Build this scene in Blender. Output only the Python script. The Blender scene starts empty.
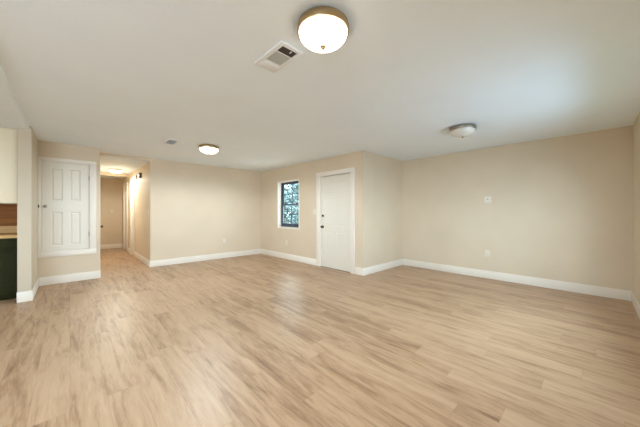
import bpy, bmesh, math, random
from mathutils import Vector, Matrix

scene = bpy.context.scene
col = scene.collection
R = math.radians

# ------------------------------------------------------------------ camera
cam_data = bpy.data.cameras.new('camera')
cam = bpy.data.objects.new('camera', cam_data)
col.objects.link(cam)
cam.location = (0, 0, 1.24)
cam.rotation_euler = (R(90), 0, R(-43.82))
cam_data.sensor_width = 36
cam_data.lens = 260.5 / 640 * 36
cam_data.shift_y = -1.5 / 640
cam_data.clip_start = 0.02
scene.camera = cam

# ------------------------------------------------------------------ world, light, exposure
world = bpy.data.worlds.new('sky')
scene.world = world
world.use_nodes = True
bg = world.node_tree.nodes['Background']
bg.inputs[0].default_value = (0.83, 0.93, 1.0, 1)
bg.inputs[1].default_value = 11.0

def window_light(name, loc, rot, sx, sy, power, color=(0.80, 0.91, 1.0), spread=150):
    l = bpy.data.lights.new(name, 'AREA')
    l.shape = 'RECTANGLE'
    l.size, l.size_y = sx, sy
    l.energy = power
    l.color = color
    l.spread = R(spread)
    o = bpy.data.objects.new(name, l)
    o.location, o.rotation_euler = loc, rot
    col.objects.link(o)
    return o

# daylight entering by the windows behind and to the left of the camera
window_light('daylight_front_window', (3.45, -0.50, 1.45), (R(72), 0, 0), 1.7, 1.15, 31, (0.52, 0.74, 1.0), 160)
window_light('daylight_dining_window', (-1.8, -0.50, 1.45), (R(72), 0, R(-12)), 1.9, 1.25, 84, (0.74, 0.86, 1.03), 160)
window_light('daylight_kitchen_window', (-3.70, 2.2, 1.5), (R(86), 0, R(-70)), 2.2, 1.1, 5, (0.85, 0.93, 1.0), 60)

vs = scene.view_settings
scene.display_settings.display_device = 'sRGB'
vs.view_transform = 'Standard'
vs.look = 'None'
vs.exposure = 0.0
vs.gamma = 1.0
vs.use_curve_mapping = False
cy = scene.cycles
cy.use_denoising = True
cy.max_bounces = 12
cy.diffuse_bounces = 8
cy.glossy_bounces = 4
cy.transparent_max_bounces = 16
cy.sample_clamp_indirect = 6
cy.caustics_reflective = False
cy.caustics_refractive = False

# ------------------------------------------------------------------ materials
def lin(r, g, b):
    f = lambda c: (c / 255 / 12.92) if c / 255 <= 0.04045 else ((c / 255 + 0.055) / 1.055) ** 2.4
    return (f(r), f(g), f(b), 1)

class NT:
    def __init__(self, name):
        self.m = bpy.data.materials.new(name)
        self.m.use_nodes = True
        self.t = self.m.node_tree
        self.n = self.t.nodes
        self.b = self.n['Principled BSDF']
    def new(self, kind, **kw):
        nd = self.n.new(kind)
        for k, v in kw.items():
            setattr(nd, k, v)
        return nd
    def link(self, a, b):
        self.t.links.new(a, b)
    def val(self, sock, v):
        if hasattr(v, 'is_output'):
            self.link(v, sock)
        else:
            sock.default_value = v
    def math(self, op, a, b=0.0, c=None, clamp=False):
        nd = self.new('ShaderNodeMath', operation=op)
        nd.use_clamp = clamp
        self.val(nd.inputs[0], a)
        self.val(nd.inputs[1], b)
        if c is not None:
            self.val(nd.inputs[2], c)
        return nd.outputs[0]
    def noise(self, vec, scale, detail=3, rough=0.5, dist=0.0):
        nd = self.new('ShaderNodeTexNoise')
        self.link(vec, nd.inputs['Vector'])
        nd.inputs['Scale'].default_value = scale
        nd.inputs['Detail'].default_value = detail
        nd.inputs['Roughness'].default_value = rough
        nd.inputs['Distortion'].default_value = dist
        return nd.outputs['Fac']
    def ramp(self, fac, stops):
        nd = self.new('ShaderNodeValToRGB')
        cr = nd.color_ramp
        while len(cr.elements) < len(stops):
            cr.elements.new(0.5)
        for e, (p, c) in zip(cr.elements, stops):
            e.position, e.color = p, c
        self.link(fac, nd.inputs[0])
        return nd.outputs[0]
    def bump(self, h, strength, dist=0.01):
        nd = self.new('ShaderNodeBump')
        nd.inputs['Strength'].default_value = strength
        nd.inputs['Distance'].default_value = dist
        self.link(h, nd.inputs['Height'])
        self.link(nd.outputs[0], self.b.inputs['Normal'])
    def coords(self):
        return self.new('ShaderNodeTexCoord').outputs['Object']

def scale_c(c, k):
    return (c[0] * k, c[1] * k, c[2] * k, 1)

def paint(name, c, rough=0.6, bump_scale=180, bump=0.08, vary=0.03, spec=0.3):
    m = NT(name)
    v = m.coords()
    f = m.noise(v, 1.6, 3)
    m.link(m.ramp(f, [(0.3, scale_c(c, 1 - vary)), (0.7, scale_c(c, 1 + vary))]), m.b.inputs['Base Color'])
    m.b.inputs['Roughness'].default_value = rough
    m.b.inputs['Specular IOR Level'].default_value = spec
    if bump:
        m.bump(m.noise(v, bump_scale, 2), bump, 0.004)
    return m.m

def metal(name, c, rough=0.3):
    m = NT(name)
    v = m.coords()
    f = m.noise(v, 60, 2)
    m.link(m.ramp(f, [(0.3, scale_c(c, 0.92)), (0.7, c)]), m.b.inputs['Base Color'])
    m.b.inputs['Metallic'].default_value = 1
    m.b.inputs['Roughness'].default_value = rough
    return m.m

def wood_floor():
    m = NT('oak_plank_floor')
    v = m.coords()
    sep = m.new('ShaderNodeSeparateXYZ'); m.link(v, sep.inputs[0])
    x, y = sep.outputs[0], sep.outputs[1]
    W, L = 0.182, 1.22
    xr = m.math('DIVIDE', x, W)
    row = m.math('FLOOR', xr)
    wn = m.new('ShaderNodeTexWhiteNoise', noise_dimensions='1D'); m.link(row, wn.inputs['W'])
    yr = m.math('ADD', m.math('DIVIDE', y, L), wn.outputs['Value'])
    cl = m.math('FLOOR', yr)
    cmb = m.new('ShaderNodeCombineXYZ'); m.link(row, cmb.inputs[0]); m.link(cl, cmb.inputs[1])
    wn2 = m.new('ShaderNodeTexWhiteNoise', noise_dimensions='2D'); m.link(cmb.outputs[0], wn2.inputs['Vector'])
    pid = wn2.outputs['Value']
    # grain coordinates, shifted by plank
    g = m.new('ShaderNodeCombineXYZ')
    m.link(m.math('ADD', m.math('MULTIPLY', x, 1.0), m.math('MULTIPLY', pid, 7.3)), g.inputs[0])
    m.link(m.math('ADD', m.math('MULTIPLY', y, 0.11), m.math('MULTIPLY', pid, 31.0)), g.inputs[1])
    m.link(m.math('MULTIPLY', pid, 17.0), g.inputs[2])
    broad = m.noise(g.outputs[0], 11, 5, 0.6, 1.1)
    fine = m.noise(g.outputs[0], 85, 4, 0.65, 0.2)
    streak = m.noise(g.outputs[0], 30, 4, 0.6, 0.8)
    patch = m.noise(v, 1.3, 2)
    t = m.math('ADD', m.math('MULTIPLY', broad, 0.50), m.math('MULTIPLY', fine, 0.18))
    t = m.math('ADD', t, m.math('MULTIPLY', streak, 0.30))
    t = m.math('ADD', t, m.math('MULTIPLY', m.math('SUBTRACT', pid, 0.5), 0.10))
    t = m.math('ADD', t, m.math('MULTIPLY', m.math('SUBTRACT', patch, 0.5), 0.08))
    c = m.ramp(t, [(0.31, lin(125, 93, 67)), (0.41, lin(158, 125, 95)), (0.49, lin(180, 148, 117)), (0.62, lin(194, 163, 133))])
    # plank seams
    fx = m.math('FRACT', xr); fy = m.math('FRACT', yr)
    ex = m.math('MULTIPLY', m.math('MINIMUM', fx, m.math('SUBTRACT', 1.0, fx)), W)
    ey = m.math('MULTIPLY', m.math('MINIMUM', fy, m.math('SUBTRACT', 1.0, fy)), L)
    e = m.math('MINIMUM', ex, ey)
    seam = m.math('SUBTRACT', 1.0, m.math('DIVIDE', e, 0.0022), clamp=True)
    mix = m.new('ShaderNodeMix', data_type='RGBA')
    m.link(m.math('MULTIPLY', seam, 0.38), mix.inputs['Factor'])
    m.link(c, mix.inputs['A']); mix.inputs['B'].default_value = lin(110, 82, 58)
    m.link(mix.outputs['Result'], m.b.inputs['Base Color'])
    m.link(m.math('ADD', 0.34, m.math('MULTIPLY', fine, 0.12)), m.b.inputs['Roughness'])
    m.b.inputs['Specular IOR Level'].default_value = 0.6
    m.bump(m.math('SUBTRACT', m.math('MULTIPLY', fine, 0.25), seam), 0.12, 0.002)
    return m.m

def wood(name, ca, cb, rough=0.45, axis=0):
    m = NT(name)
    v = m.coords()
    mp = m.new('ShaderNodeMapping'); m.link(v, mp.inputs[0])
    s = [9, 9, 9]; s[axis] = 0.8
    mp.inputs['Scale'].default_value = s
    f = m.noise(mp.outputs[0], 3, 5, 0.6, 0.6)
    m.link(m.ramp(f, [(0.3, ca), (0.7, cb)]), m.b.inputs['Base Color'])
    m.b.inputs['Roughness'].default_value = rough
    m.b.inputs['Specular IOR Level'].default_value = 0.15
    return m.m

def glow(name, c, strength):
    m = NT(name)
    v = m.coords()
    lw = m.new('ShaderNodeLayerWeight'); lw.inputs[0].default_value = 0.35
    m.b.inputs['Base Color'].default_value = (0.85, 0.83, 0.78, 1)
    m.b.inputs['Roughness'].default_value = 0.25
    m.b.inputs['Emission Color'].default_value = c
    m.b.inputs['Emission Strength'].default_value = strength
    return m.m

def glass():
    m = NT('window_glass')
    n, t = m.n, m.t
    geo = n.new('ShaderNodeNewGeometry')
    tr = n.new('ShaderNodeBsdfTransparent'); tr.inputs[0].default_value = (0.90, 0.96, 0.96, 1)
    gl = n.new('ShaderNodeBsdfGlossy'); gl.inputs['Roughness'].default_value = 0.02
    fr = n.new('ShaderNodeFresnel'); fr.inputs[0].default_value = 1.35
    mx = n.new('ShaderNodeMixShader')
    front = m.math('SUBTRACT', 1.0, geo.outputs['Backfacing'])
    t.links.new(m.math('MULTIPLY', fr.outputs[0], front), mx.inputs[0]); t.links.new(tr.outputs[0], mx.inputs[1]); t.links.new(gl.outputs[0], mx.inputs[2])
    t.links.new(mx.outputs[0], n['Material Output'].inputs[0])
    n.remove(m.b)
    return m.m

def leaves(name, ca, cb):
    m = NT(name)
    v = m.coords()
    f = m.noise(v, 2.5, 3)
    m.link(m.ramp(f, [(0.3, ca), (0.7, cb)]), m.b.inputs['Base Color'])
    m.b.inputs['Roughness'].default_value = 0.6
    return m.m

M = {
    'wall': paint('beige_wall_paint', lin(218, 203, 181)),
    'ceiling': paint('white_ceiling_paint', lin(236, 246, 255), 0.8, 70, 0.25, 0.015),
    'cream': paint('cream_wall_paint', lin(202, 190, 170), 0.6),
    'trim': paint('white_trim_paint', lin(237, 231, 222), 0.35, 40, 0.0, 0.01),
    'door': paint('white_door_paint', lin(230, 226, 216), 0.38, 40, 0.0, 0.01),
    'plastic': paint('white_plastic', lin(230, 223, 211), 0.3, 40, 0.0, 0.01),
    'slot': paint('dark_slot', lin(110, 102, 92), 0.5, 40, 0.0),
    'vent_white': paint('white_vent_enamel', lin(234, 238, 242), 0.35, 40, 0.0, 0.01),
    'vent_grey': paint('grey_vent_grille', lin(182, 182, 176), 0.45, 40, 0.0, 0.01),
    'vent_dark': paint('dark_duct', lin(80, 70, 62), 0.6, 40, 0.0),
    'floor': wood_floor(),
    'lit_nickel': metal('glow_tinted_nickel', (0.50, 0.36, 0.20, 1), 0.28),  # same nickel as the unlit lamp, warm lamp glow put into the colour
    'nickel': metal('aged_nickel', (0.36, 0.32, 0.27, 1), 0.3),
    'dark_metal': metal('dark_bronze', (0.11, 0.09, 0.075, 1), 0.4),
    'lamp': glow('lit_opal_glass', (1.0, 0.93, 0.80, 1), 5.0),
    'hall_lamp': glow('lit_warm_opal_glass', (1.0, 0.86, 0.64, 1), 6.0),
    'opal': paint('unlit_opal_glass', lin(228, 226, 220), 0.2, 40, 0.0, 0.01),
    'bronze_frame': paint('dark_window_frame', lin(70, 78, 94), 0.4, 40, 0.0),
    'glass': glass(),
    'green': paint('dark_green_cabinet_paint', lin(44, 44, 22), 0.6, 60, 0.0, 0.03, 0.1),
    'cabinet_cream': paint('cream_cabinet_paint', lin(234, 222, 198), 0.45, 60, 0.0, 0.01),
    'counter': wood('light_wood_worktop', lin(205, 166, 110), lin(226, 190, 138)),
    'wall_shade': wood('brown_wall_shade', lin(124, 68, 8), lin(152, 92, 22)),  # brown of the shaded wall under the upper cabinets
    'leaf': leaves('tree_leaves', lin(76, 96, 96), lin(108, 128, 130)),
    'bark': wood('tree_bark', lin(84, 74, 64), lin(112, 100, 88), 0.8, 2),
    'bounce_slab': paint('pale_bounce', lin(205, 202, 196), 0.8, 30, 0.1, 0.05),
    'lawn': leaves('lawn_grass', lin(50, 60, 48), lin(68, 76, 60)),
}

# ------------------------------------------------------------------ mesh helpers
def box(bm, x0, x1, y0, y1, z0, z1, bevel=0.0, seg=2):
    g = bmesh.ops.create_cube(bm, size=1)
    for v in g['verts']:
        v.co = Vector((x0 + (v.co.x + .5) * (x1 - x0), y0 + (v.co.y + .5) * (y1 - y0), z0 + (v.co.z + .5) * (z1 - z0)))
    if bevel:
        es = list({e for v in g['verts'] for e in v.link_edges})
        bmesh.ops.bevel(bm, geom=es, offset=bevel, segments=seg, affect='EDGES', profile=0.5)

def lathe(bm, prof, seg=48, axis='Z', origin=(0, 0, 0)):
    rings = []
    o = Vector(origin)
    for r, h in prof:
        ring = []
        n = 1 if r < 1e-6 else seg
        for i in range(n):
            a = 2 * math.pi * i / seg
            p = Vector((r * math.cos(a), r * math.sin(a), h))
            if axis == 'Y':
                p = Vector((p.x, p.z, p.y))
            ring.append(bm.verts.new(o + p))
        rings.append(ring)
    for a, b in zip(rings, rings[1:]):
        for i in range(seg):
            j = (i + 1) % seg
            if len(a) == 1 and len(b) == 1:
                continue
            if len(a) == 1:
                bm.faces.new((a[0], b[j], b[i]))
            elif len(b) == 1:
                bm.faces.new((a[i], a[j], b[0]))
            else:
                bm.faces.new((a[i], a[j], b[j], b[i]))

def obj(name, bm, mat, parent=None, smooth=False):
    bmesh.ops.recalc_face_normals(bm, faces=bm.faces)
    me = bpy.data.meshes.new(name)
    bm.to_mesh(me); bm.free()
    me.materials.append(mat)
    if smooth:
        for p in me.polygons:
            p.use_smooth = True
        me.set_sharp_from_angle(angle=R(40))
    o = bpy.data.objects.new(name, me)
    col.objects.link(o)
    if parent:
        o.parent = parent
    return o

def boxes(name, lst, mat, parent=None, bevel=0.0):
    bm = bmesh.new()
    for b in lst:
        box(bm, *b, bevel=bevel)
    return obj(name, bm, mat, parent, smooth=bool(bevel))

def struct(o):
    o['kind'] = 'structure'
    return o

def empty(name, loc, rz=0.0):
    o = bpy.data.objects.new(name, None)
    o.empty_display_size = 0.05
    o.location = loc
    o.rotation_euler = (0, 0, rz)
    col.objects.link(o)
    return o

def thing(name, label, cat, loc, rz=0.0, group=None):
    o = empty(name, loc, rz)
    o['label'] = label; o['category'] = cat
    if group:
        o['group'] = group
    return o

def wall_with_holes(name, axis, fixed0, fixed1, a0, a1, z0, z1, holes, mat):
    """Solid wall running along axis ('x' or 'y'), with rectangular openings (a0, a1, z0, z1)."""
    bm = bmesh.new()
    cuts = sorted({a0, a1} | {h[0] for h in holes} | {h[1] for h in holes})
    for s, e in zip(cuts, cuts[1:]):
        mid = (s + e) / 2
        hs = sorted([(h[2], h[3]) for h in holes if h[0] < mid < h[1]])
        z = z0
        spans = []
        for hz0, hz1 in hs:
            if hz0 > z:
                spans.append((z, hz0))
            z = hz1
        if z < z1:
            spans.append((z, z1))
        for p, q in spans:
            if axis == 'x':
                box(bm, s, e, fixed0, fixed1, p, q)
            else:
                box(bm, fixed0, fixed1, s, e, p, q)
    bmesh.ops.remove_doubles(bm, verts=bm.verts, dist=1e-5)
    return struct(obj(name, bm, mat))

def panel_slab(name, w, h, t, panels, mat, parent, z0=0.0, x0=0.0, y0=0.0, depth=0.008, lip=0.028):
    """A door leaf, front face at local y = y0 looking towards -y, with moulded raised panels."""
    xs = sorted({0, w} | {round(p[0], 4) for p in panels} | {round(p[1], 4) for p in panels})
    zs = sorted({0, h} | {round(p[2], 4) for p in panels} | {round(p[3], 4) for p in panels})
    bm = bmesh.new()
    V = {}
    for i, x in enumerate(xs):
        for k, z in enumerate(zs):
            V[i, k] = bm.verts.new((x0 + x, y0, z0 + z))
    pf = []
    for i in range(len(xs) - 1):
        for k in range(len(zs) - 1):
            f = bm.faces.new((V[i, k], V[i + 1, k], V[i + 1, k + 1], V[i, k + 1]))
            cx, cz = (xs[i] + xs[i + 1]) / 2, (zs[k] + zs[k + 1]) / 2
            if any(p[0] < cx < p[1] and p[2] < cz < p[3] for p in panels):
                pf.append(f)
    bm.normal_update()
    bmesh.ops.inset_individual(bm, faces=pf, thickness=0.010, depth=-depth)
    bmesh.ops.inset_individual(bm, faces=pf, thickness=0.006, depth=0)
    bmesh.ops.inset_individual(bm, faces=pf, thickness=lip, depth=depth * 0.8)
    # sides and back
    ring = [(x0, z0), (x0 + w, z0), (x0 + w, z0 + h), (x0, z0 + h)]
    f0 = [bm.verts.new((x, y0, z)) for x, z in ring]
    f1 = [bm.verts.new((x, y0 + t, z)) for x, z in ring]
    for i in range(4):
        j = (i + 1) % 4
        bm.faces.new((f0[i], f1[i], f1[j], f0[j]))
    bm.faces.new(f1)
    me = bpy.data.meshes.new(name)
    bm.to_mesh(me); bm.free()
    me.materials.append(mat)
    o = bpy.data.objects.new(name, me)
    col.objects.link(o)
    o.parent = parent
    return o

# ------------------------------------------------------------------ room shell
H = 2.44      # living room ceiling
HL = 2.39     # lowered hall and kitchen ceiling
XR, YF, YC, XE, YB = 5.63, -0.40, 3.08, 4.12, 6.85
XH0, XH1, YH = 0.40, 1.30, 11.3
XP0, XP1, YP = -0.52, -0.39, 5.43
YK, XK = 6.30, -3.60
YFW = 6.40

struct(boxes('floor', [(XK - .15, XR + .15, YF - .15, YH + .15, -0.12, 0)], M['floor']))
struct(boxes('ceiling', [(XP1 - .02, XR + .15, YF - .15, YB + .12, H, H + .15)], M['ceiling']))

bm = bmesh.new()                                        # kitchen side: slightly lower, soft rounded edge
box(bm, XK - .15, XP1 - .02, YF - .15, YK + .3, HL, H + .15)
es = [e for e in bm.edges if all(abs(v.co.x - XP1 + .02) < 1e-4 and abs(v.co.z - HL) < 1e-4 for v in e.verts)]
bmesh.ops.bevel(bm, geom=es, offset=0.03, segments=5, affect='EDGES', profile=0.5)
struct(obj('ceiling_kitchen', bm, M['ceiling'], smooth=True))
struct(boxes('trim_header_shade', [(XH0, XH1, YB - .004, YB, HL - .001, H)], M['wall']))  # thin added board, the header's dimmer light put into its beige
struct(boxes('ceiling_hall', [(XH0, XH1, YB, YH, HL, H + .15)], M['ceiling']))

wall_with_holes('wall_right', 'y', XR, XR + .12, YF - .15, YC + .12, 0, H, [], M['wall'])
wall_with_holes('wall_front', 'x', YF - .15, YF, XK - .15, XR, 0, H,
                [(2.55, 4.35, 0.85, 2.08), (-2.8, -0.8, 0.8, 2.1)], M['wall'])
wall_with_holes('wall_corner', 'x', YC, YC + .12, XE, XR, 0, H, [], M['wall'])
DY0, DY1, DZ = 3.385, 4.285, 2.055                       # entry door opening
WY0, WY1, WZ0, WZ1 = 5.05, 5.96, 0.82, 2.045              # entry-side window opening
wall_with_holes('wall_entry', 'y', XE, XE + .2, YC + .12, YB, 0, H,
                [(DY0, DY1, 0, DZ), (WY0, WY1, WZ0, WZ1)], M['wall'])
wall_with_holes('wall_back', 'x', YB, YB + .12, XH1, XE + .2, 0, H, [], M['wall'])
CX0, CX1, CZ0, CZ1 = -0.357, 0.262, 0.562, 2.112          # closet hatch opening
wall_with_holes('wall_closet', 'x', YFW, YFW + .1, XP1, XH0, 0, H, [(CX0, CX1, CZ0, CZ1)], M['wall'])
wall_with_holes('wall_closet_back', 'x', 7.1, 7.2, XP0, XH0 - .1, 0, H, [], M['cream'])
wall_with_holes('wall_closet_left', 'y', XP0, XP1, YFW + .1, 7.1, 0, H, [], M['cream'])
struct(boxes('ceiling_closet', [(XP0, XH0 - .1, YK + .3, 7.2, H, H + .15)], M['ceiling']))
wall_with_holes('wall_hall_light_stop', 'y', XH1 + .12, XH1 + .16, YB + .12, YH, 0, H, [], M['wall'])  # unseen backing added to block light leaking under the hall doors
wall_with_holes('wall_hall_left', 'y', XH0 - .1, XH0, YFW + .1, YH, 0, HL + .05, [], M['wall'])
wall_with_holes('wall_hall_right', 'y', XH1, XH1 + .12, YB + .12, YH, 0, HL,
                [(8.84, 9.36, 0, 2.10), (10.07, 10.75, 0, 2.10)], M['wall'])
wall_with_holes('wall_hall_end', 'x', YH, YH + .12, XH0 - .1, XH1 + .12, 0, HL, [], M['wall'])
struct(boxes('trim_hall_header', [(XH0, XH1, 9.62, 9.74, 2.295, HL)], M['wall']))
wall_with_holes('wall_partition', 'y', XP0, XP1, YP, YFW + .1, 0, HL, [], M['cream'])
struct(boxes('trim_partition_top', [(XP1 - .05, XP1, YP, YFW + .1, HL - .001, H)], M['cream']))
wall_with_holes('wall_kitchen_back', 'x', YK, YK + .12, XK, XP0, 0, HL, [], M['wall'])
wall_with_holes('wall_kitchen_left', 'y', XK - .15, XK, YF, YK + .12, 0, HL, [(1.0, 3.4, 0.9, 2.1)], M['wall'])

# baseboards
BH, BT = 0.142, 0.016
def baseboard(name, lst):
    bm = bmesh.new()
    for x0, x1, y0, y1 in lst:
        box(bm, x0, x1, y0, y1, 0, BH, bevel=0.004)
    return struct(obj(name, bm, M['trim'], smooth=True))

baseboard('baseboard_right', [(XR - BT, XR, YF, YC)])
baseboard('baseboard_front', [(XK, XR - BT, YF, YF + BT)])
baseboard('baseboard_corner', [(XE - BT, XR - BT, YC - BT, YC)])
baseboard('baseboard_entry', [(XE - BT, XE, YC, DY0 - .105), (XE - BT, XE, DY1 + .115, YB - BT)])
baseboard('baseboard_back', [(XH1 - BT, XE, YB - BT, YB)])
baseboard('baseboard_closet', [(XP1 + BT, XH0 + BT, YFW - BT, YFW)])
baseboard('baseboard_partition', [(XP1, XP1 + BT, YP, YFW - BT), (XP0 - .005, XP1 + BT, YP - BT, YP)])
baseboard('baseboard_hall_left', [(XH0, XH0 + BT, YFW, 6.50), (XH0, XH0 + BT, 7.42, YH)])
baseboard('baseboard_hall_right', [(XH1 - BT, XH1, YB, 8.77), (XH1 - BT, XH1, 9.43, 10.0), (XH1 - BT, XH1, 10.82, YH)])
baseboard('baseboard_hall_end', [(XH0, XH1, YH - BT, YH)])

# ------------------------------------------------------------------ entry-side window (window_1)
win = struct(empty('window_1', (XE, WY1, WZ0), R(-90)))   # local x runs along -Y, y into the wall
ww, wh = WY1 - WY0, WZ1 - WZ0
win['label'] = 'dark framed sash window with grid panes beside the entry door'
boxes('window_sill', [(0, ww, 0.0, 0.15, 0, 0.02)], M['trim'], win, 0.003)
boxes('window_casing', [(-.012, 0.006, -.006, .10, -.012, wh + .012), (ww - .006, ww + .025, -.008, .10, -.02, wh + .02),
                        (-.012, ww + .02, -.008, .10, wh - .006, wh + .03), (-.012, ww + .02, -.008, .0, -.02, 0.004)], M['trim'], win)
fy0, fy1 = 0.115, 0.165
boxes('window_frame', [(0.0, 0.035, fy0, fy1, 0.02, wh), (ww - .04, ww, fy0, fy1, 0.02, wh),
                       (0.035, ww - .04, fy0, fy1, 0.02, 0.085), (0.035, ww - .04, fy0, fy1, wh - .035, wh)], M['bronze_frame'], win)
mid = 0.615
def sash(z0, z1, dy):
    r = 0.028
    s = boxes('sash', [(.035, .035 + r, fy0 + dy, fy0 + dy + .022, z0, z1), (ww - .04 - r, ww - .04, fy0 + dy, fy0 + dy + .022, z0, z1),
                       (.035 + r, ww - .04 - r, fy0 + dy, fy0 + dy + .022, z0, z0 + r), (.035 + r, ww - .04 - r, fy0 + dy, fy0 + dy + .022, z1 - r, z1)],
              M['bronze_frame'], win)
    boxes('muntin', [(ww / 2 - .009, ww / 2 + .009, fy0 + dy + .004, fy0 + dy + .018, z0 + r, z1 - r),
                     (.035 + r, ww - .04 - r, fy0 + dy + .005, fy0 + dy + .017, (z0 + z1) / 2 - .009, (z0 + z1) / 2 + .009)], M['bronze_frame'], s)
    boxes('pane', [(.035 + r - .004, ww - .04 - r + .004, fy0 + dy + .009, fy0 + dy + .013, z0 + r - .004, z1 - r + .004)], M['glass'], s)
sash(0.085, mid + .018, 0.0)
sash(mid - .018, wh - .035, 0.025)

# windows behind the camera: plain framed openings (out of the photograph, the daylight comes through them)
def plain_window(name, loc, rz, w, h):
    r = struct(empty(name, loc, rz))
    boxes('window_casing', [(-.08, 0, -.018, 0, -.08, h + .08), (w, w + .08, -.018, 0, -.08, h + .08), (0, w, -.018, 0, h, h + .08), (0, w, -.03, 0, -.08, 0)], M['trim'], r)
    boxes('window_frame', [(0, .05, .105, .15, 0, h), (w - .05, w, .105, .15, 0, h), (.05, w - .05, .105, .15, 0, .05), (.05, w - .05, .105, .15, h - .05, h), (w / 2 - .025, w / 2 + .025, .105, .15, .05, h - .05)], M['trim'], r)
    boxes('pane', [(.05, w - .05, .125, .13, .05, h - .05)], M['glass'], r)
plain_window('window_2', (4.35, YF, 0.85), R(180), 1.8, 1.23)
plain_window('window_3', (-0.8, YF, 0.8), R(180), 2.0, 1.3)
plain_window('window_4', (XK, 1.0, 0.9), R(90), 2.4, 1.2)

# ------------------------------------------------------------------ entry door (door_1)
def rosette_knob(name, parent, x, z, y, mat, r=0.026):
    bm = bmesh.new()
    lathe(bm, [(0, -.062), (r * .75, -.060), (r, -.048), (r * .95, -.036), (r * .45, -.026), (r * .4, -.010), (r * 1.15, -.008), (r * 1.2, 0.0), (0, 0.0)], 24, 'Y', (x, y, z))
    return obj(name, bm, mat, parent, True)

d1 = struct(empty('door_1', (XE, DY1, 0), R(-90)))        # local x along -Y (hinges at far right)
dw = DY1 - DY0
d1['label'] = 'white entry door in white casing on the window wall'
cw = 0.09
boxes('door_casing', [(-.115, -.012, -.018, 0, 0, DZ + .0), (dw + .012, dw + .10, -.018, 0, 0, DZ + .0), (-.115, dw + .10, -.018, 0, DZ, DZ + .085)], M['trim'], d1, 0.003)
boxes('door_jamb', [(-.012, .008, -.012, .16, 0, DZ + .006), (dw - .008, dw + .012, -.012, .16, 0, DZ + .006), (.008, dw - .008, -.012, .16, DZ - .012, DZ + .006),
                    (.008, .02, .065, .16, 0, DZ - .012), (dw - .02, dw - .008, .065, .16, 0, DZ - .012), (.02, dw - .02, .065, .16, DZ - .034, DZ - .012)], M['trim'], d1)
sw, sh = dw - .026, DZ - .022 - .012
pw = (sw - .11 * 2 - .10) / 2
px = [(.11, .11 + pw), (.21 + pw, .21 + 2 * pw)]
pz = [(.22, .80), (.93, 1.52), (1.63, 1.90)]
panel_slab('door_slab', sw, sh, .045, [(a, b, c, d) for a, b in px for c, d in pz], M['door'], d1, z0=.012, x0=.013, y0=.018, depth=.005, lip=.03)
boxes('threshold', [(.008, dw - .008, .0, .18, 0, .012)], M['nickel'], d1, .002)
rosette_knob('door_knob', d1, .068, .905, .018, M['dark_metal'], .027)
bm = bmesh.new(); lathe(bm, [(0, -.022), (.018, -.021), (.027, -.012), (.029, 0), (0, 0)], 24, 'Y', (.068, .018, 1.155))
obj('deadbolt', bm, M['dark_metal'], d1, True)
for hz in (.25, 1.05, 1.85):
    boxes('hinge', [(dw - .016, dw - .008, .008, .018, hz - .045, hz + .045)], M['trim'], d1)

# ------------------------------------------------------------------ closet hatch door (door_2), raised off the floor
d2 = struct(empty('door_2', (CX0, YFW, CZ0), 0))
d2['label'] = 'white four-panel closet door set above the floor'
w, h = CX1 - CX0, CZ1 - CZ0
boxes('door_casing', [(-.032, 0.004, -.018, 0, 0, h), (w - .004, w + .092, -.018, 0, 0, h),
                      (-.032, w + .092, -.018, 0, h, h + .058), (-.032, w + .092, -.02, 0, -.092, 0)], M['trim'], d2, .003)
boxes('door_stop', [(0, .008, -.002, .09, 0, h), (w - .008, w, -.002, .09, 0, h), (.008, w - .008, -.002, .09, h - .008, h), (.008, w - .008, -.002, .09, 0, .008)], M['trim'], d2)
sw, sh = w - .024, h - .024
panel_slab('door_slab', sw, sh, .035, [(a * sw, b * sw, c * sh, d * sh) for a, b in ((.19, .42), (.575, .805)) for c, d in ((.055, .435), (.565, .925))],
           M['door'], d2, z0=.012, x0=.012, y0=-.004, depth=.014, lip=.034)
k = rosette_knob('door_knob', d2, .052, .775, -.004, M['nickel'], .022)
boxes('latch_plate', [(-.030, -.014, -.022, -.016, .75, .80)], M['dark_metal'], d2, .002)
for hz in (.28, 1.30):
    boxes('hinge', [(w - .014, w - .004, -.013, -.003, hz - .04, hz + .04)], M['nickel'], d2, .002)

# ------------------------------------------------------------------ hall doors
def hall_door(name, loc, rz, w, h, knob_x, label):
    r = struct(empty(name, loc, rz))
    r['label'] = label
    boxes('door_casing', [(-.07, 0, -.018, 0, 0, h), (w, w + .07, -.018, 0, 0, h), (-.07, w + .07, -.018, 0, h, h + .08)], M['trim'], r, .003)
    p = [(a * w, b * w, c, d) for a, b in ((.15, .45), (.55, .85)) for c, d in ((.22, .85), (1.0, 1.9))]
    panel_slab('door_slab', w - .012, h - .012, .04, p, M['door'], r, z0=.006, x0=.006, y0=.012, depth=.006)
    boxes('door_jamb', [(0, .006, -.006, .1, 0, h), (w - .006, w, -.006, .1, 0, h), (.006, w - .006, -.006, .1, h - .006, h)], M['trim'], r)
    if knob_x is not None:
        rosette_knob('door_knob', r, knob_x, .955, .012, M['dark_metal'], .026)
hall_door('door_3', (XH1, 9.36, 0), R(-90), .52, 2.10, None, 'nearer white door on the right side of the hall')
hall_door('door_4', (XH1, 10.75, 0), R(-90), .68, 2.10, None, 'farther white door on the right side of the hall')
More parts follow.
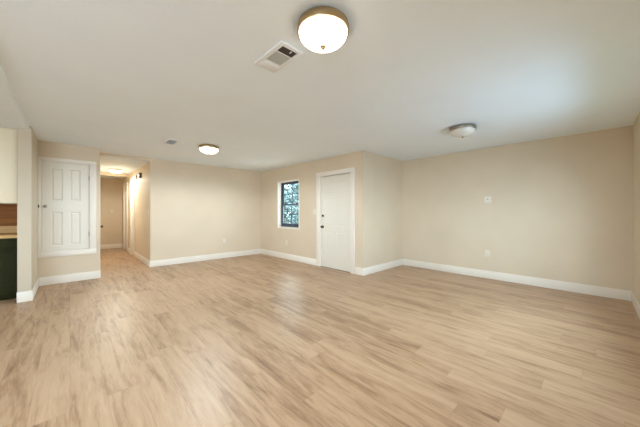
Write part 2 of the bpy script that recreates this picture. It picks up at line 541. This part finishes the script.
# left hall door sits on the wall face, only its knob shows past the closet corner
r = struct(empty('door_5', (XH0, 6.575, 0), R(90)))
r['label'] = 'hall door just behind the closet corner, only its knob showing'
boxes('door_casing', [(-.07, 0, -.018, 0, 0, 2.05), (.76, .83, -.018, 0, 0, 2.05), (-.07, .83, -.018, 0, 2.05, 2.13)], M['trim'], r, .003)
panel_slab('door_slab', .76, 2.05, .005, [(a, b, c, d) for a, b in ((.11, .34), (.42, .65)) for c, d in ((.22, .85), (1.0, 1.9))], M['door'], r, y0=-.008, depth=.003)
rosette_knob('door_knob', r, .065, .955, -.008, M['dark_metal'], .026)

# ------------------------------------------------------------------ ceiling lights
def ceiling_light(loc, label, rad, bowl_mat, metal_mat, depth=0.085, rim=0.055, group='flush ceiling lights in the living room', watts=0, tint=(0.84, 0.95, 1.0)):
    t = thing('ceiling_light', label, 'ceiling light', loc, 0, group)
    bm = bmesh.new()
    lathe(bm, [(0, 0), (rad * .93, 0), (rad * .97, -.006), (rad * .97, -rim * .35), (rad, -rim * .42), (rad, -rim * .92), (rad * .985, -rim),
               (rad * .94, -rim), (rad * .93, -rim * .9), (0, -rim * .9)], 64)
    obj('rim', bm, metal_mat, t, True)
    bm = bmesh.new()
    n = 14
    rb = rad * .935
    prof = [(rb * math.cos(a), -rim * .96 - depth * math.sin(a)) for a in [math.pi / 2 * i / n for i in range(n)]] + [(0, -rim * .96 - depth)]
    lathe(bm, prof, 64)
    obj('glass_bowl', bm, bowl_mat, t, True)
    bm = bmesh.new()
    z = -rim * .96 - depth
    lathe(bm, [(0, z + .004), (.017, z + .002), (.018, z - .004), (.011, z - .008), (.012, z - .014), (.007, z - .020), (0, z - .021)], 24)
    obj('finial', bm, metal_mat, t, True)
    if watts:                                            # the bulbs' light, thrown downwards by the fitting
        l = bpy.data.lights.new('bulb_light', 'SPOT')
        l.energy, l.color = watts, tint
        l.spot_size, l.spot_blend = R(177), 0.38
        l.shadow_soft_size = 0.0
        o = bpy.data.objects.new('bulb_light', l)
        o.location = (0, 0, z - .026)
        col.objects.link(o)
        o.parent = t
    return t

ceiling_light((1.172, 1.192, H), 'large lit flush ceiling light nearest the camera, beside the vent', .166, M['lamp'], M['lit_nickel'], watts=80)
ceiling_light((1.83, 4.83, H), 'lit flush ceiling light toward the back of the room', .172, M['lamp'], M['lit_nickel'], watts=92)
ceiling_light((4.00, 1.26, H), 'unlit flush ceiling light with dark metal rim and white glass bowl', .170, M['opal'], M['nickel'])
ceiling_light((.90, 8.95, HL), 'small warm lit ceiling light in the hall', .165, M['hall_lamp'], M['lit_nickel'], .06, .03, None, 77, (0.99, 1.0, 0.90))

# ------------------------------------------------------------------ ceiling vents
t = thing('ceiling_vent', 'white ceiling vent with grey grille beside the large lit ceiling light', 'air vent', (1.17, 1.69, H))
def frame_boxes(x0, x1, y0, y1, b, z0, z1):
    return [(x0, x0 + b, y0, y1, z0, z1), (x1 - b, x1, y0, y1, z0, z1), (x0 + b, x1 - b, y0, y0 + b, z0, z1), (x0 + b, x1 - b, y1 - b, y1, z0, z1)]
fr = [(-.105, -.07, -.19, .185, -.012, 0), (.062, .095, -.19, .185, -.012, 0), (-.07, .062, -.19, -.158, -.012, 0),
      (-.07, .062, -.09, -.078, -.012, 0), (-.07, .062, .062, .185, -.012, 0)]
boxes('frame', fr, M['vent_white'], t, .002)
boxes('duct', [(-.069, .061, -.157, .061, -.003, -.0005)], M['vent_dark'], t)
bm = bmesh.new()
for i in range(5):
    y = -.150 + i * .0142
    g = bmesh.ops.create_cube(bm, size=1)
    for v in g['verts']:
        p = Vector((v.co.x * .131, v.co.y * .011, v.co.z * .0012)); p.rotate(Matrix.Rotation(R(-60), 3, 'X'))
        v.co = p + Vector((-.004, y, -.008))
obj('open_louvre', bm, M['vent_dark'], t)
bm = bmesh.new()
for i in range(12):
    y = -.071 + i * .0115
    g = bmesh.ops.create_cube(bm, size=1)
    for v in g['verts']:
        p = Vector((v.co.x * .131, v.co.y * .011, v.co.z * .0012)); p.rotate(Matrix.Rotation(R(-30), 3, 'X'))
        v.co = p + Vector((-.004, y, -.008))
obj('louvre', bm, M['vent_grey'], t)
boxes('damper_lever', [(.012, .018, -.150, -.126, -.018, -.008)], M['vent_white'], t, .002)
boxes('cover_plate', [(-.085, .078, .092, .172, -.0145, -.0115)], M['vent_white'], t, .001)

t = thing('ceiling_vent', 'small ceiling vent near the hall opening', 'air vent', (1.245, 4.96, H))
boxes('frame', frame_boxes(-.10, .10, -.19, .19, .035, -.012, 0), M['vent_white'], t, .002)
boxes('duct', [(-.066, .066, -.156, .156, -.003, -.0005)], M['vent_dark'], t)
bm = bmesh.new()
for i in range(14):
    y = -.143 + i * .022
    g = bmesh.ops.create_cube(bm, size=1)
    for v in g['verts']:
        p = Vector((v.co.x * .131, v.co.y * .016, v.co.z * .0014)); p.rotate(Matrix.Rotation(R(35), 3, 'X'))
        v.co = p + Vector((0, y, -.008))
obj('louvre', bm, M['vent_white'], t)

# ------------------------------------------------------------------ outlets and switches
def outlet(label, loc, rz, group):
    t = thing('wall_outlet', label, 'outlet', loc, rz, group)
    boxes('cover_plate', [(-.036, .036, -.006, 0, -.058, .058)], M['plastic'], t, .002)
    for z in (-.021, .021):
        s = boxes('socket', [(-.017, .017, -.0085, -.005, z - .014, z + .014)], M['plastic'], t, .002)
        boxes('slot', [(-.008, -.005, -.0092, -.008, z - .004, z + .007), (.005, .008, -.0092, -.008, z - .004, z + .007)], M['slot'], s)
    return t
def switch(label, loc, rz, group=None):
    t = thing('light_switch', label, 'light switch', loc, rz, group)
    boxes('cover_plate', [(-.036, .036, -.006, 0, -.058, .058)], M['plastic'], t, .002)
    boxes('toggle', [(-.006, .006, -.016, -.005, -.010, .014)], M['plastic'], t, .002)
    return t
G = 'electrical outlets low on the walls'
outlet('white wall outlet low on the long right-hand wall', (XR, 1.342, .464), R(-90), G)
outlet('white wall outlet below the window', (XE, 5.569, .425), R(-90), G)
outlet('white wall outlet low on the back wall', (2.99, YB, .46), 0, G)
t = thing('wall_plate', 'square white cable plate at mid height on the right-hand wall', 'wall plate', (XR, 1.34, 1.473), R(-90))
boxes('cover_plate', [(-.056, .056, -.006, 0, -.058, .058)], M['plastic'], t, .002)
boxes('jack', [(-.016, .016, -.010, -.005, -.016, .016)], M['plastic'], t, .002)
boxes('slot', [(-.008, .008, -.0106, -.0095, -.007, .007)], M['slot'], t)
switch('white light switch beside the entry door casing', (XE, 4.468, 1.24), R(-90))
switch('white light switch at the mouth of the hall on its right wall', (XH1, 7.02, 1.25), R(-90))
switch('white light switch on the end wall of the hall', (1.02, YH, 1.26), 0)
t = thing('door_chime', 'dark chime box high on the right wall of the hall', 'door chime', (XH1, 7.93, 2.17), R(-90))
boxes('cover', [(-.09, .09, -.05, 0, -.06, .06)], M['dark_metal'], t, .006)
boxes('base_plate', [(-.1, .1, -.008, 0, -.066, .066)], M['dark_metal'], t, .002)
t = thing('smoke_alarm', 'small grey round alarm on the hall wall beyond the chime box', 'alarm', (XH1, 8.50, 2.17), R(-90))
bm = bmesh.new(); lathe(bm, [(0, -.035), (.045, -.033), (.06, -.02), (.062, 0), (0, 0)], 32, 'Y')
obj('cover', bm, M['nickel'], t, True)
bm = bmesh.new(); lathe(bm, [(0, -.039), (.012, -.038), (.014, -.033), (0, -.033)], 20, 'Y')
obj('test_button', bm, M['dark_metal'], t, True)

# ------------------------------------------------------------------ kitchen corner behind the partition
def shaker(name, x0, x1, z0, z1, y, mat, parent, fr=.055):
    bm = bmesh.new()
    for b in frame_boxes2(x0, x1, z0, z1, fr):
        box(bm, b[0], b[1], y - .02, y, b[2], b[3], bevel=.0015)
    box(bm, x0 + fr - .002, x1 - fr + .002, y - .012, y, z0 + fr - .002, z1 - fr + .002)
    return obj(name, bm, mat, parent, True)
def frame_boxes2(x0, x1, z0, z1, b):
    return [(x0, x0 + b, z0, z1), (x1 - b, x1, z0, z1), (x0 + b, x1 - b, z0, z0 + b), (x0 + b, x1 - b, z1 - b, z1)]
def bar_handle(parent, x, z, y, vertical=True, L=.12):
    bm = bmesh.new()
    if vertical:
        box(bm, x - .005, x + .005, y - .032, y - .022, z - L / 2, z + L / 2, bevel=.002)
        for s in (-1, 1):
            box(bm, x - .004, x + .004, y - .024, y, z + s * L * .35 - .004, z + s * L * .35 + .004)
    else:
        box(bm, x - L / 2, x + L / 2, y - .032, y - .022, z - .005, z + .005, bevel=.002)
        for s in (-1, 1):
            box(bm, x + s * L * .35 - .004, x + s * L * .35 + .004, y - .024, y, z - .004, z + .004)
    return obj('handle', bm, M['nickel'], parent, True)

def base_cabinet(x1, wid, label):
    t = thing('base_cabinet', label, 'kitchen cabinet', (x1 - wid / 2, 5.72, 0))
    a = wid / 2
    boxes('carcass', [(-a + .001, a - .001, 0.0, YK - 5.72 - .002, 0.0, .868)], M['green'], t, .001)
    for s in (-1, 1):
        x0, x2 = (-a + .006, -.002) if s < 0 else (.002, a - .006)
        d = shaker('door', x0, x2, .10, .70, 0, M['green'], t)
        bar_handle(d, -.035 if s < 0 else .035, .60, -.02)
    d = shaker('drawer', -a + .006, a - .006, .71, .86, 0, M['green'], t, .035)
    bar_handle(d, 0, .785, -.02, False, .16)
def upper_cabinet(x1, wid, label):
    t = thing('upper_cabinet', label, 'kitchen cabinet', (x1 - wid / 2, 5.52, 1.358))
    a = wid / 2
    hh = HL - 1.358 - .002
    boxes('carcass', [(-a + .001, a - .001, 0, YK - 5.52 - .002, 0, hh)], M['cabinet_cream'], t, .001)
    for s in (-1, 1):
        x0, x2 = (-a + .006, -.002) if s < 0 else (.002, a - .006)
        bm = bmesh.new(); box(bm, x0, x2, -.02, 0, .006, hh - .02, bevel=.003)
        d = obj('door', bm, M['cabinet_cream'], t, True)
        bar_handle(d, -.035 if s < 0 else .035, .12, -.02)
base_cabinet(XP0 - .003, .86, 'dark green base cabinet beside the partition end')
base_cabinet(XP0 - .003 - .864, .86, 'dark green base cabinet next along from the partition, away from it')
upper_cabinet(XP0 - .003, .86, 'cream upper cabinet beside the partition end')
upper_cabinet(XP0 - .003 - .864, .86, 'cream upper cabinet next along from the partition, away from it')
t = thing('worktop', 'light wood worktop on the dark green base cabinets', 'countertop', (XP0, 5.68, .87))
boxes('slab', [(-1.732, -.003, 0, YK - 5.68 - .002, 0, .045)], M['counter'], t, .004)
boxes('upstand', [(-1.732, -.003, YK - 5.68 - .022, YK - 5.68 - .002, .045, .15)], M['counter'], t, .002)
struct(boxes('trim_wall_shade', [(XP0 - 1.735, XP0 - .003, YK - .012, YK - .0005, 1.022, 1.356)], M['wall_shade']))  # brown panel added over the kitchen wall, shade under the cabinets as colour

# ------------------------------------------------------------------ outside the entry-side window
struct(boxes('bounce_slab', [(4.45, 9.0, 3.4, 9.0, -.299, -.24)], M['bounce_slab']))  # unseen pale slab added to throw skylight up at the ceiling
struct(boxes('ground', [(-30, 40, -30, 45, -.5, -.3)], M['lawn']))
def tree(x, y, h, cr, seed, label, low=0.06):
    rnd = random.Random(seed)
    t = thing('tree', label, 'tree', (x, y, -.3), 0, 'trees outside the window')
    bm = bmesh.new()
    lathe(bm, [(0, 0), (.13, 0), (.10, h * .25), (.07, h * .6), (.02, h * .9), (0, h * .92)], 10)
    for k in range(7):
        a = rnd.uniform(0, 6.28); z = h * rnd.uniform(.3, .7); L = cr * rnd.uniform(.5, .8)
        p0 = Vector((0, 0, z)); p1 = Vector((L * math.cos(a), L * math.sin(a), z + h * .16))
        d = (p1 - p0).normalized(); u = d.orthogonal().normalized(); w = d.cross(u)
        ra = [bm.verts.new(p0 + (u * math.cos(q) + w * math.sin(q)) * .04) for q in (0, 1.57, 3.14, 4.71)]
        rb = [bm.verts.new(p1 + (u * math.cos(q) + w * math.sin(q)) * .012) for q in (0, 1.57, 3.14, 4.71)]
        for i in range(4):
            bm.faces.new((ra[i], ra[(i + 1) % 4], rb[(i + 1) % 4], rb[i]))
    obj('trunk', bm, M['bark'], t)
    bm = bmesh.new()
    blobs = []
    for k in range(20):
        a = rnd.uniform(0, 6.28); q = cr * rnd.uniform(0, .65)
        z = h * rnd.uniform(low, .86)
        blobs.append((Vector((q * math.cos(a), q * math.sin(a), z)), cr * rnd.uniform(.34, .52)))
    for i in range(5200):
        c, br = rnd.choice(blobs)
        d = Vector((rnd.gauss(0, 1), rnd.gauss(0, 1), rnd.gauss(0, 1))).normalized()
        p = c + d * br * rnd.uniform(.55, 1.05)
        n = (d + Vector((rnd.uniform(-1, 1), rnd.uniform(-1, 1), rnd.uniform(-.3, 1.2)))).normalized()
        u = n.orthogonal().normalized(); u.rotate(Matrix.Rotation(rnd.uniform(0, 6.28), 3, n)); w = n.cross(u)
        s = rnd.uniform(.06, .12)
        bm.faces.new([bm.verts.new(p + u * s), bm.verts.new(p + w * s * .55), bm.verts.new(p - u * s), bm.verts.new(p - w * s * .55)])
    obj('crown', bm, M['leaf'], t)
tree(9.4, 13.3, 4.4, 1.5, 1, 'leafy tree outside the window, seen through its left panes')
tree(12.6, 14.6, 4.6, 1.6, 2, 'leafy tree outside the window, seen through its right panes')
tree(11.9, 18.6, 5.6, 2.1, 3, 'taller tree standing behind the two nearer trees outside the window')
tree(16.4, 19.5, 5.0, 2.1, 4, 'farthest tree to the right outside the window')
